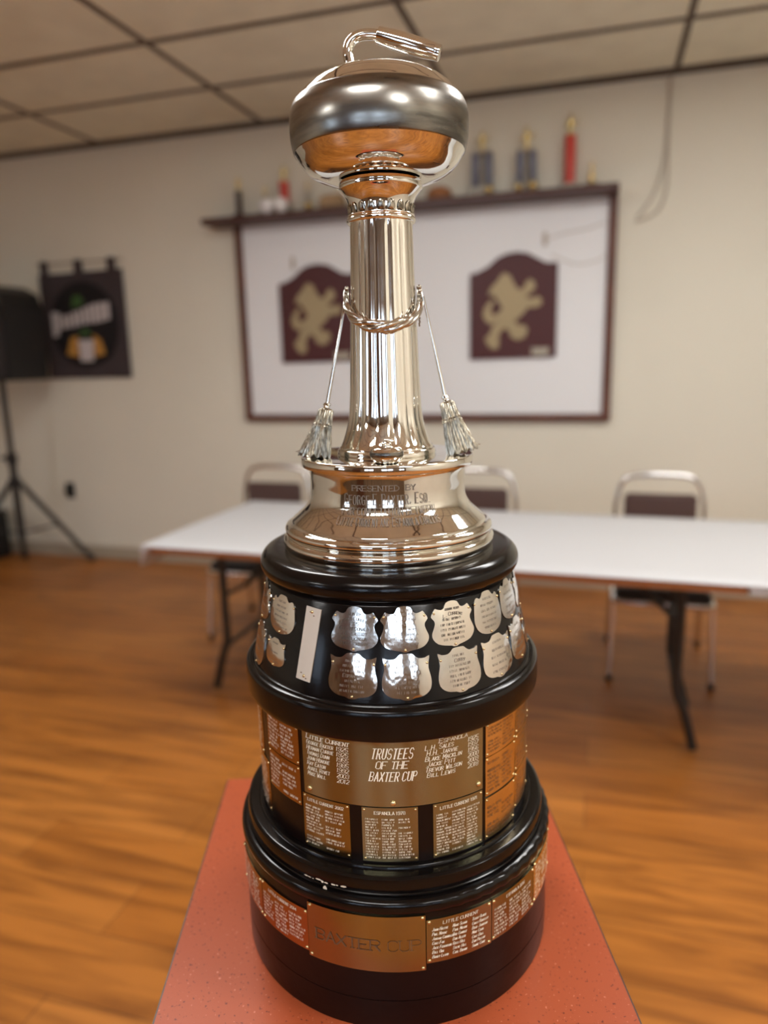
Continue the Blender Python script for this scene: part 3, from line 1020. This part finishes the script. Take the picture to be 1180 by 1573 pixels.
# ---- two little brooms leaning on the column
def broom(sgn, top, neckp, bot, hw, side):
    top, neckp, bot = Vector(top), Vector(neckp), Vector(bot)
    ax = (bot - neckp).normalized()
    side = Vector(side).normalized()
    thick = ax.cross(side).normalized()
    bm = bmesh.new()
    add_tube(bm, [L(*(top + (neckp - top) * t)) for t in (0, .5, 1)], [.0016 * S, .0021 * S, .0026 * S], 12)
    hnd = build('broom', bm, M['silver_fl'], trophy)
    bm = bmesh.new()
    rows = [(-.035, .0026, .0026), (-.02, .0048, .0048), (0.02, .0052, .0050), (.035, .0036, .0036), (.06, .0044, .0040), (.075, .0044, .0040)]
    n = 20
    Hh = (bot - neckp).length
    rings = []
    for (t, w, d) in rows:
        c = neckp + ax * Hh * t
        rings.append([bm.verts.new(L(*(c + side * w * math.cos(2 * PI * k / n) + thick * d * math.sin(2 * PI * k / n)))) for k in range(n)])
    for a, b in zip(rings, rings[1:]):
        for k in range(n): bm.faces.new((a[k], a[(k + 1) % n], b[(k + 1) % n], b[k]))
    bm.faces.new(rings[0]); bm.faces.new(rings[-1])
    build('ferrule', bm, M['silver'], hnd)
    bm = bmesh.new()
    rows = [(.07, .004, .004), (.085, .0080, .0055), (.12, .0100, .0070), (.30, .0112, .0075), (.37, .0116, .0076), (.385, .0130, .0084), (.41, .0122, .0080), (.43, .0134, .0086), (.46, .0130, .0082),
            (.62, .0158, .0088), (.82, .0190, .0094), (.95, .0212, .0100), (1.0, .0218, .0100)]
    n = 96
    rings = []
    for (t, w, d) in rows:
        c = neckp + ax * Hh * t
        sh = side * (.0035 * max(0, t - .5) ** 1.2 * 1.5)
        ring = []
        for k in range(n):
            an = 2 * PI * k / n
            g = 1 + (.045 * math.sin(an * 27) + .03 * math.sin(an * 41 + t * 9)) * (1 if t > .1 else 0)
            tt = ax * (.0025 * math.sin(an * 13 + 1) if t >= .999 else 0)
            ring.append(bm.verts.new(L(*(c + sh + side * w * g * math.cos(an) + thick * d * g * math.sin(an) + tt))))
        rings.append(ring)
    for a, b in zip(rings, rings[1:]):
        for k in range(n): bm.faces.new((a[k], a[(k + 1) % n], b[(k + 1) % n], b[k]))
    bm.faces.new(rings[0]); bm.faces.new(rings[-1])
    # the bent outer tip
    c = bot + side * .0215
    add_tube(bm, [L(*(bot + side * .014 - ax * .012)), L(*(bot + side * .021 - ax * .004)), L(*(bot + side * .0285 - ax * .0030))], [.0045 * S, .0028 * S, .0003 * S], 10)
    build('bristles', bm, M['bristle'], hnd, sharp=30)


broom(-1, (-.0493, -.015, .0775), (-.0785, -.022, -.0580), (-.0965, -.030, -.1262), .02, (-1, .12, .12))
broom(1, (.0525, -.015, .0792), (.0802, -.020, -.0520), (.1010, -.030, -.1255), .02, (1, .12, .24))

# ---------------------------------------------------------------- red table
TT = CAM_H + ZB * S
tb = thing('pedestal_table', 'narrow red speckled laminate table carrying the silver trophy', 'table', (-.0078, .8095, 0), R(1.85))
bm = bmesh.new()
hwid = .2545
add_box(bm, -hwid, hwid, -.2805, .2805, TT - .0320, TT - .0005, bevel=.0015)
bmt = bmesh.new()
add_box(bmt, -hwid + .0022, hwid - .0022, -.2783, .2783, TT - .0010, TT - .0002)
build('table_top', bmt, M['laminate'], tb, smooth=False)
build('edge_band', bm, M['tablerim'], tb)
bm = bmesh.new()
add_lathe(bm, [(.035, .04), (.035, TT - .035)], 32)
add_lathe(bm, [(.10, TT - .042), (.10, TT - .0325)], 32)
build('pedestal', bm, M['steel'], tb)
for k in range(4):
    a = PI / 4 + k * PI / 2
    bm = bmesh.new()
    add_tube(bm, [(0.03 * math.cos(a), .03 * math.sin(a), .055), (.25 * math.cos(a), .25 * math.sin(a), .016)], [.022, .014], 12)
    build('foot', bm, M['steel'], tb)

# ---------------------------------------------------------------- back wall: board, shelf, lion plaques
WY = WD
wb = thing('whiteboard', 'wide white board in a reddish brown wooden frame on the back wall', 'board', room(-1.135, WY, 1.055), YAW)
bm = box(-1.16, 1.16, -.024, -.001, .03, 1.255)
build('board_panel', bm, M['whiteboard'], wb, smooth=False)
bm = bmesh.new()
add_box(bm, -1.195, -1.145, -.045, -.0005, 0, 1.255, bevel=.004); add_box(bm, 1.145, 1.195, -.045, -.0005, 0, 1.255, bevel=.004)
add_box(bm, -1.145, 1.145, -.045, -.0005, 0, .045, bevel=.004)
build('frame', bm, M['woodframe'], wb)
sh = tag(build('wall_shelf', box(-1.27, 1.27, -.20, 0, 0, .038, bevel=.005), M['shelfwood'], loc=room(-1.21, WY - .001, 2.3115), rz=YAW), 'long dark wooden shelf above the white board', 'shelf')

LP = [(100, 215), (160, 200), (220, 170), (290, 110), (350, 85), (420, 78), (490, 90), (550, 125), (610, 160), (690, 165), (690, 815), (100, 820)]
LION = [(340, 215), (375, 235), (400, 290), (430, 335), (465, 330), (480, 290), (510, 265), (540, 290), (545, 330), (510, 365), (480, 385), (520, 400), (560, 385), (590, 410), (585, 450), (540, 465), (500, 460), (470, 500), (440, 530), (410, 555), (430, 580), (480, 585), (500, 620), (480, 670), (430, 690), (385, 665), (370, 620), (345, 600), (320, 620), (300, 655), (305, 700), (300, 740), (260, 750), (225, 720), (205, 670), (240, 640), (255, 590), (285, 560), (300, 530), (265, 570), (220, 560), (190, 510), (205, 450), (245, 400), (275, 410), (250, 450), (245, 490), (270, 510), (300, 490), (325, 460), (300, 420), (270, 370), (225, 360), (250, 310), (290, 270), (310, 235)]


def lion_plaque(a, z, label):
    t = thing('wall_plaque', label, 'plaque', room(a, WY - .0245, z), YAW, 'lion plaques on the white board')
    cv = lambda q: [((x - 395) / 590 * .515, (820 - y) / 740 * .612) for x, y in q]
    build('backboard', add_prism(bmesh.new(), cv(LP), -.018, 0), M['burgundy'], t, smooth=False)
    build('lion_emblem', add_prism(bmesh.new(), cv(LION), -.024, -.0175), M['gold'], t, smooth=False)
    build('name_plate', box(.115, .215, -.021, -.0175, .015, .062), M['chrome'] if False else M['tpale'], t, smooth=False)
    return t


lion_plaque(-.520, 1.432, 'burgundy plaque with gold lion, the right of the two, seen whole')
lion_plaque(-1.775, 1.438, 'burgundy plaque with gold lion, the left of the two, half behind the trophy column')
for a, z, lab in ((-1.93, 2.03, 'small grey hook above the left lion plaque'), (-.34, 2.07, 'small grey hook above the right lion plaque')):
    tag(build('wall_hook', box(-.012, .012, -.012, 0, 0, .075, bevel=.004), M['cable'], loc=room(a, WY - .0245, z), rz=YAW), lab, 'hook', 'hooks on the white board')

bm = bmesh.new()
add_tube(bm, smooth_prof([(.30, -.01, 2.90), (.297, -.01, 2.60), (.285, -.01, 2.45), (.24, -.01, 2.30), (.16, -.01, 2.19)], 4), .006, 8)
add_tube(bm, smooth_prof([(.305, -.012, 2.90), (.305, -.012, 2.55), (.31, -.012, 2.35), (.27, -.012, 2.22), (.16, -.012, 2.17)], 4), .006, 8)
tag(build('hanging_cable', bm, M['cable'], loc=room(0, WY, 0), rz=YAW), 'thin grey cable hanging from the ceiling right of the board', 'cable')
bm = bmesh.new()
add_tube(bm, smooth_prof([(-.34, 0, 2.10), (-.25, 0, 2.13), (-.10, 0, 2.15), (.0, 0, 2.18)], 4), .003, 6)
add_tube(bm, smooth_prof([(-.30, 0, 2.02), (-.17, 0, 1.96), (-.05, 0, 1.97), (.0, 0, 2.0)], 4), .003, 6)
tag(build('thin_cord', bm, M['cable'], loc=room(0, WY - .0275, 0), rz=YAW), 'thin cord looping across the top right of the white board', 'cord')


# ---------------------------------------------------------------- trophies on the shelf
def award(a, h, label, cm, w=.10, ncol=1, base_m='tpale', top_m='goldtop', n=.055, toph=.10, cr=.016, baseh=.035, tw=1.):
    t = thing('award_trophy', label, 'trophy', room(a, WY - n, 2.3498), YAW, 'small award trophies on the shelf')
    build('base', box(-w / 2, w / 2, -w * .35, w * .35, 0, baseh, bevel=.003), M[base_m], t)
    ch = h - baseh - toph
    offs = [0] if ncol == 1 else [-w * .28, w * .28]
    for q in offs:
        build('column', add_lathe(bmesh.new(), [(cr, baseh), (cr * .9, baseh + .004), (cr * .9, baseh + ch - .004), (cr, baseh + ch)], 20, q, 0), M[cm], t)
    zt = baseh + ch
    if ncol > 1:
        build('cross_plate', box(-w * .42, w * .42, -w * .22, w * .22, zt, zt + .012, bevel=.002), M[base_m], t); zt += .012
    bm = bmesh.new()
    q = toph / .10
    add_lathe(bm, [(.018 * q, zt), (.018 * q, zt + .008 * q), (.006 * q, zt + .012 * q), (.009 * q, zt + .03 * q), (.013 * q * tw, zt + .05 * q), (.014 * q * tw, zt + .062 * q), (.005 * q, zt + .070 * q), (.008 * q, zt + .080 * q), (.004 * q, zt + .092 * q)], 16)
    add_tube(bm, [(.010 * q, 0, zt + .058 * q), (.024 * q, 0, zt + .048 * q), (.032 * q, 0, zt + .066 * q)], .0035 * q, 8)
    add_tube(bm, [(-.010 * q, 0, zt + .058 * q), (-.022 * q, 0, zt + .040 * q)], .0035 * q, 8)
    build('figure', bm, M[top_m], t)
    return t


award(-2.275, .265, 'small dark brown trophy at the left end of the shelf', 'tdark', w=.07, base_m='tdark', cr=.022, toph=.09)
award(-2.09, .20, 'small pale trophy between the dark one and the red one', 'tpale', w=.08, base_m='tpale', cr=.014, toph=.07)
award(-1.955, .31, 'red column trophy with gold figure on the left half of the shelf', 'tred', w=.10, base_m='tpale', cr=.034, toph=.11, baseh=.07)
award(-1.80, .20, 'pale green grey trophy left of the silver cup top', 'tpale', w=.07, cr=.018, toph=.06)
award(-.705, .365, 'twin blue grey column trophy, the nearest to the silver stone', 'tblue', w=.14, ncol=2, cr=.024, toph=.12, baseh=.06)
award(-.45, .36, 'twin blue grey column trophy beside the tall red trophy', 'tblue', w=.13, ncol=2, cr=.022, toph=.13, baseh=.06)
award(-.21, .41, 'tall bright red column trophy on the right part of the shelf', 'tred', w=.11, base_m='tpale', cr=.034, toph=.12, baseh=.04)
award(-.09, .15, 'small gold trophy at the right end of the shelf', 'goldtop', w=.09, base_m='tbrown', cr=.014, toph=.06, baseh=.03)
for a, q, m, lab, n, zz in ((-2.033, .045, 'glint_white', 'shiny bowl with its glint painted white before the red trophy, the left of the touching pair', .155, 1.), (-1.938, .045, 'glint_white', 'shiny bowl with its glint painted white before the red trophy, the right of the touching pair', .155, 1.),
                     (-1.755, .026, 'goldtop', 'small gold ball cup left of the silver collar', .155, 1.), (-.65, .024, 'goldtop', 'small gold cup at the foot of the nearest twin column trophy', .160, 1.),
                     (-.485, .022, 'goldtop', 'small gold cup left of the pair under the middle twin column trophy', .160, 1.), (-.405, .026, 'goldtop', 'small gold cup right of the pair under the middle twin column trophy', .160, 1.)):
    pr = [(0.0001, 0), (q * .6, 0), (q * .62, .006), (q * .5, .010)] + smooth_prof([(q * .5, .010), (q * .95, q * .8), (q * 1.0, q * 1.3), (q * .8, q * 1.75), (q * .5, q * 1.95), (.0001, q * 2)], 3)[1:]
    tag(build('small_cup', add_lathe(bmesh.new(), pr, 24), M[m], loc=room(a, WY - n, 2.3498), rz=YAW), lab, 'cup', 'small cups on the shelf')
pr = smooth_prof([(.0001, 0), (.05, 0), (.075, .03), (.06, .065), (.02, .08), (.0001, .08)], 3)
tag(build('wooden_bowl', add_lathe(bmesh.new(), pr, 24), mat('orange_wood', (.35, .14, .05), .4), loc=room(-.95, WY - .10, 2.3498), rz=YAW), 'round orange brown bowl on the shelf right of the silver collar', 'bowl')
tag(build('wooden_block', box(-.08, .08, -.05, .05, 0, .09, bevel=.02), mat('tan_wood', (.40, .26, .13), .5), loc=room(-1.62, WY - .10, 2.3498), rz=YAW), 'tan wooden block on the shelf left of the silver collar', 'block')

# ---------------------------------------------------------------- banner, outlet, speaker
bn = thing('wall_banner', 'dark cloth banner with a round logo hung beside the speaker', 'banner', room(-3.572, WY - .012, 1.365), YAW)
bm = bmesh.new()
nx, nzz = 24, 12
def bpt(i, j, o):
    u = i / nx; v = j / nzz
    x = -.355 + .71 * u
    return (x, o - .008 * math.sin(u * 15) * (1 - v * .5) - .004, -.0 + v * (.735 + .012 * u))
F1 = [[bm.verts.new(bpt(i, j, -.004)) for j in range(nzz + 1)] for i in range(nx + 1)]
F2 = [[bm.verts.new(bpt(i, j, 0)) for j in range(nzz + 1)] for i in range(nx + 1)]
for i in range(nx):
    for j in range(nzz):
        bm.faces.new((F1[i][j], F1[i + 1][j], F1[i + 1][j + 1], F1[i][j + 1])); bm.faces.new((F2[i][j], F2[i][j + 1], F2[i + 1][j + 1], F2[i + 1][j]))
for i in range(nx):
    bm.faces.new((F1[i][0], F2[i][0], F2[i + 1][0], F1[i + 1][0])); bm.faces.new((F1[i][nzz], F1[i + 1][nzz], F2[i + 1][nzz], F2[i][nzz]))
for j in range(nzz):
    bm.faces.new((F1[0][j], F1[0][j + 1], F2[0][j + 1], F2[0][j])); bm.faces.new((F1[nx][j], F2[nx][j], F2[nx][j + 1], F1[nx][j + 1]))
build('cloth', bm, M['cloth'], bn)
for x in (-.30, -.01, .265):
    build('hanging_tab', box(x - .035, x + .035, -.012, 0, .73, .825, bevel=.004), M['cloth'], bn)
bm = bmesh.new(); add_tube(bm, [(-.36, -.006, .805), (.36, -.006, .805)], .004, 8)
build('rod', bm, M['tbrown'], bn)
lg = build('logo', add_prism(bmesh.new(), [(.005 + .285 * math.cos(t * PI / 24), .375 + .300 * math.sin(t * PI / 24)) for t in range(48)], -.020, -.005), M['logo_black'], bn, smooth=False)


def bl(name, polys, m, y=-.022):
    bm = bmesh.new()
    for q in polys: add_prism(bm, q, y, -.0195)
    build(name, bm, m, lg, smooth=False)


def quad(x, z, w, h, sk=.0, sl=.12): return [(x, z + x * sl), (x + w, z + (x + w) * sl), (x + w + sk, z + h + (x + w) * sl), (x + sk, z + h + x * sl)]
bl('lettering', [quad(-.27, .33, .05, .17), quad(-.225, .37, .03, .12), quad(-.18, .375, .035, .09), quad(-.135, .375, .03, .09), quad(-.09, .375, .035, .10), quad(-.045, .38, .03, .10), quad(0, .38, .035, .11), quad(.045, .38, .03, .12), quad(.085, .375, .04, .13), quad(.135, .375, .035, .13), quad(.18, .38, .045, .12)], M['logo_white'])
for q_ in ([[(-.09, .50), (-.02, .50), (.02, .54), (-.01, .58), (-.07, .575)], [(-.05, .30), (.06, .31), (.03, .345), (-.02, .345)]]): bl('green_leaf', [q_], M['logo_green'])
for q_ in ([[(-.17, .17), (-.07, .15), (-.06, .30), (-.12, .29)], [(.07, .15), (.16, .17), (.13, .27), (.07, .31)]]): bl('orange_block', [q_], M['logo_orange'])
bl('white_mug', [[(-.055, .12), (.055, .12), (.07, .27), (-.06, .27)]], M['logo_white'], -.0225)

o = thing('power_outlet', 'dark wall socket low on the wall right of the speaker stand', 'socket', room(-3.877, WY - .0005, .46), YAW)
build('cover_plate', box(-.04, .04, -.007, 0, 0, .12, bevel=.003), M['plastic'], o)
build('plug', box(-.022, .022, -.045, -.007, .04, .085, bevel=.005), M['plastic'], o)

SC = (-4.02, 4.16)
ss = thing('speaker_stand', 'black tripod stand holding up the loudspeaker at the far left', 'stand', room(*SC), YAW)
bm = bmesh.new(); add_tube(bm, [(0, 0, .22), (0, 0, .80)], .026, 16)
build('lower_pole', bm, M['steel'], ss)
bm = bmesh.new(); add_tube(bm, [(0, 0, .80), (0, 0, 1.365)], .021, 16)
build('upper_pole', bm, M['steel'], ss)
build('collar', add_lathe(bmesh.new(), [(.02, .77), (.038, .78), (.038, .85), (.02, .86)], 16), M['plastic'], ss)
build('hub', add_lathe(bmesh.new(), [(.02, .60), (.045, .61), (.045, .67), (.02, .68)], 16), M['plastic'], ss)
bm = bmesh.new(); add_tube(bm, [(-.03, -.01, .82), (-.075, -.02, .82)], .014, 10)
build('knob', bm, M['plastic'], ss)
for dx_, dy_ in ((.37, .27), (-.21, .22), (-.40, -.24)):
    bm = bmesh.new()
    add_tube(bm, [(dx_ * .08, dy_ * .08, .63), (dx_, dy_, .022)], .019, 10)
    lg_ = build('leg', bm, M['steel'], ss)
    bm = bmesh.new(); add_tube(bm, [(dx_ * .95, dy_ * .95, .042), (dx_ * 1.03, dy_ * 1.03, .024)], .0235, 10)
    build('rubber_foot', bm, M['plastic'], lg_)
    bm = bmesh.new()
    add_tube(bm, [(0, 0, .27), (dx_ * .55, dy_ * .55, .31)], .008, 8)
    build('brace', bm, M['steel'], ss)

sp = thing('loudspeaker', 'black loudspeaker with rounded top mounted on the tripod stand', 'speaker', room(SC[0] - .005, SC[1], 1.366), YAW)
bm = bmesh.new()
prof = [(-.27, 0), (.27, 0), (.285, .30), (.285, .48), (.25, .575), (.15, .625), (0, .64), (-.15, .625), (-.25, .575), (-.285, .48), (-.285, .30)]
add_prism(bm, prof, -.20, .16)
build('cabinet', bm, M['plastic'], sp, smooth=False)
build('grille', add_prism(bmesh.new(), [(-.25, .03), (.25, .03), (.26, .30), (.26, .385), (-.26, .385), (-.26, .30)], -.215, -.2005), M['grille'], sp, smooth=False)
bm = bmesh.new()
add_prism(bm, [(.10 * math.cos(t * PI / 8), .50 + .06 * math.sin(t * PI / 8)) for t in range(16)], -.206, -.2005)
build('horn', bm, M['grille'], sp, smooth=False)

bx = thing('storage_box', 'black box on the floor behind the tripod legs at the left edge', 'box', room(-4.62, 4.30, 0), YAW)
build('body', box(-.20, .20, -.16, .16, 0, .34, bevel=.012), M['plastic'], bx)
build('lid', box(-.205, .205, -.165, .165, .341, .37, bevel=.008), M['steel'], bx)


# ---------------------------------------------------------------- folding tables with white paper covers
def trow(x):
    q = YAW - R(1.5)
    return room(-.62, 2.8285) + Vector((math.cos(q) * x, math.sin(q) * x, 0))


def folding_table(a0, a1, n0, n1, label, em, legs):
    t = thing('folding_table', label, 'table', trow((a0 + a1) / 2 + .62), YAW - R(1.5), 'long folding tables')
    w, d = (a1 - a0) / 2, (n1 - n0) / 2
    build('table_top', box(-w, w, -d, d, .712, .744, bevel=.003), M[em], t)
    bm = bmesh.new()
    for y in (-d + .06, d - .06): add_box(bm, -w + .08, w - .08, y - .012, y + .012, .700, .7215)
    build('rail', bm, M['steel'], t)
    for s in legs:
        xx = s * (w - .16)
        for y in (-d + .30, d - .26):
            bm = bmesh.new()
            add_tube(bm, smooth_prof([(xx, y, .70), (xx, y, .40), (xx, y, .25), (xx + s * .03, y - .0, .16), (xx + s * .07, y, .012)], 3), .0175, 10)
            build('leg', bm, M['steel'], t)
        bm = bmesh.new()
        for z in (.685, .22):
            bmc = add_tube(bmesh.new(), [(xx, -d + .30, z), (xx, d - .26, z)], .0115, 8)
            build('crossbar', bmc, M['steel'], t)
        ym = .02
        add_tube(bm, [(xx, ym, .44), (xx - s * .26, ym, .705)], .0115, 8)
        build('brace', bm, M['steel'], t)
        bm = add_tube(bmesh.new(), [(xx, -d + .30, .45), (xx, ym, .44), (xx, d - .26, .45)], .0105, 8)
        build('crossbar', bm, M['steel'], t)
    return t


def cover(a0, a1, n0, n1, drop, label, loc_t):
    """paper cover: lies on the top and hangs a little over the edges."""
    w, d = (a1 - a0) / 2 + .012, (n1 - n0) / 2 + .010
    rq = random.Random(5)
    nx, ny = 80, 12
    bm = bmesh.new()
    def pt(i, j, o):
        x = -w + 2 * w * i / nx; y = -d + 2 * d * j / ny
        z = .7448 + .0035 * (1 + math.sin(x * 7 + y * 4)) * .5 * (1 if 0 < i < nx and 0 < j < ny else 0)
        return (x, y, z + o)
    V = [[bm.verts.new(pt(i, j, .0015)) for j in range(ny + 1)] for i in range(nx + 1)]
    for i in range(nx):
        for j in range(ny): bm.faces.new((V[i][j], V[i + 1][j], V[i + 1][j + 1], V[i][j + 1]))
    loop = [V[i][0] for i in range(nx + 1)] + [V[nx][j] for j in range(1, ny + 1)] + [V[i][ny] for i in range(nx - 1, -1, -1)] + [V[0][j] for j in range(ny - 1, 0, -1)]
    low = []
    for v in loop:
        x, y = v.co.x, v.co.y
        dd = drop(x / w, y / d)
        low.append(bm.verts.new((x * (1 + .004), y * (1 + .006), .7448 - dd)))
    for i in range(len(loop)):
        j = (i + 1) % len(loop)
        bm.faces.new((loop[i], loop[j], low[j], low[i]))
    o = build('table_cover', bm, M['paper'], sharp=60)
    o.location = trow((a0 + a1) / 2 + .62); o.rotation_euler = loc_t.rotation_euler
    m = o.modifiers.new('thickness', 'SOLIDIFY'); m.thickness = .0012; m.offset = 1
    return tag(o, label, 'tablecloth', 'white paper table covers')


t1 = folding_table(-1.71, .47, 2.372, 3.285, 'long folding table with brown edge standing behind the silver trophy', 'edge', (-1, 1))
t2 = folding_table(.476, 2.656, 2.372, 3.285, 'pale edged folding table at the right edge continuing the row', 'paper', (1,))
cover(-1.71, 2.656, 2.372, 3.285, lambda u, v: .003 + (.055 if u < -.99 and v < .2 else 0) + (.03 if u < -.99 else 0), 'long white paper cover lying over the folding tables', t1)


# ---------------------------------------------------------------- chairs behind the table
def make_chair(a, n, label):
    t = thing('chair', label, 'chair', room(a, n, 0), YAW, 'chrome chairs behind the folding table')
    # faces -y (towards the camera)
    build('seat', box(-.20, .20, -.42, -.01, .365, .43, bevel=.018, seg=3), M['plastic'], t)
    build('backrest', box(-.165, .165, -.012, .022, .60, .785, bevel=.012, seg=3), M['vinyl'], t)
    bm = bmesh.new()
    loop = smooth_prof([(-.205, -.01, .43), (-.205, .03, .60), (-.20, .045, .74), (-.175, .05, .83), (-.12, .05, .865), (0, .05, .87), (.12, .05, .865), (.175, .05, .83), (.20, .045, .74), (.205, .03, .60), (.205, -.01, .43)], 4)
    add_tube(bm, loop, .0125, 12)
    build('back_frame', bm, M['chrome'], t)
    bm = bmesh.new()
    add_tube(bm, [(-.205, -.01, .375), (-.205, -.41, .375), (-.18, -.432, .375), (.18, -.432, .375), (.205, -.41, .375), (.205, -.01, .375)], .012, 10)
    build('seat_frame', bm, M['chrome'], t)
    for x in (-.205, .205):
        for y0, y1 in ((-.40, -.43), (-.01, .06)):
            bm = bmesh.new(); add_tube(bm, [(x, y0, .38), (x * 1.04, y1, .02)], .0125, 10)
            lg_ = build('leg', bm, M['chrome'], t)
            bm = bmesh.new(); add_tube(bm, [(x * 1.038, y1 - (y1 - y0) * .05, .03), (x * 1.04, y1, .002)], .015, 10)
            build('rubber_foot', bm, M['plastic'], lg_)
    return t


def copy_tree(o, parent=None):
    c = o.copy(); col.objects.link(c); c.parent = parent
    for ch in [k for k in bpy.data.objects if k.parent == o]: copy_tree(ch, c)
    return c


chair0 = make_chair(.295, 3.63, 'chrome and brown chair behind the table, right of the trophy, back fully in view')
for a, n, lab in ((-.60, 3.66, 'chrome and brown chair behind the table, partly hidden by the silver base'), (-1.745, 3.66, 'chrome and brown chair behind the table, left of the trophy')):
    c = copy_tree(chair0); c.location = room(a, n, 0); c['label'] = lab
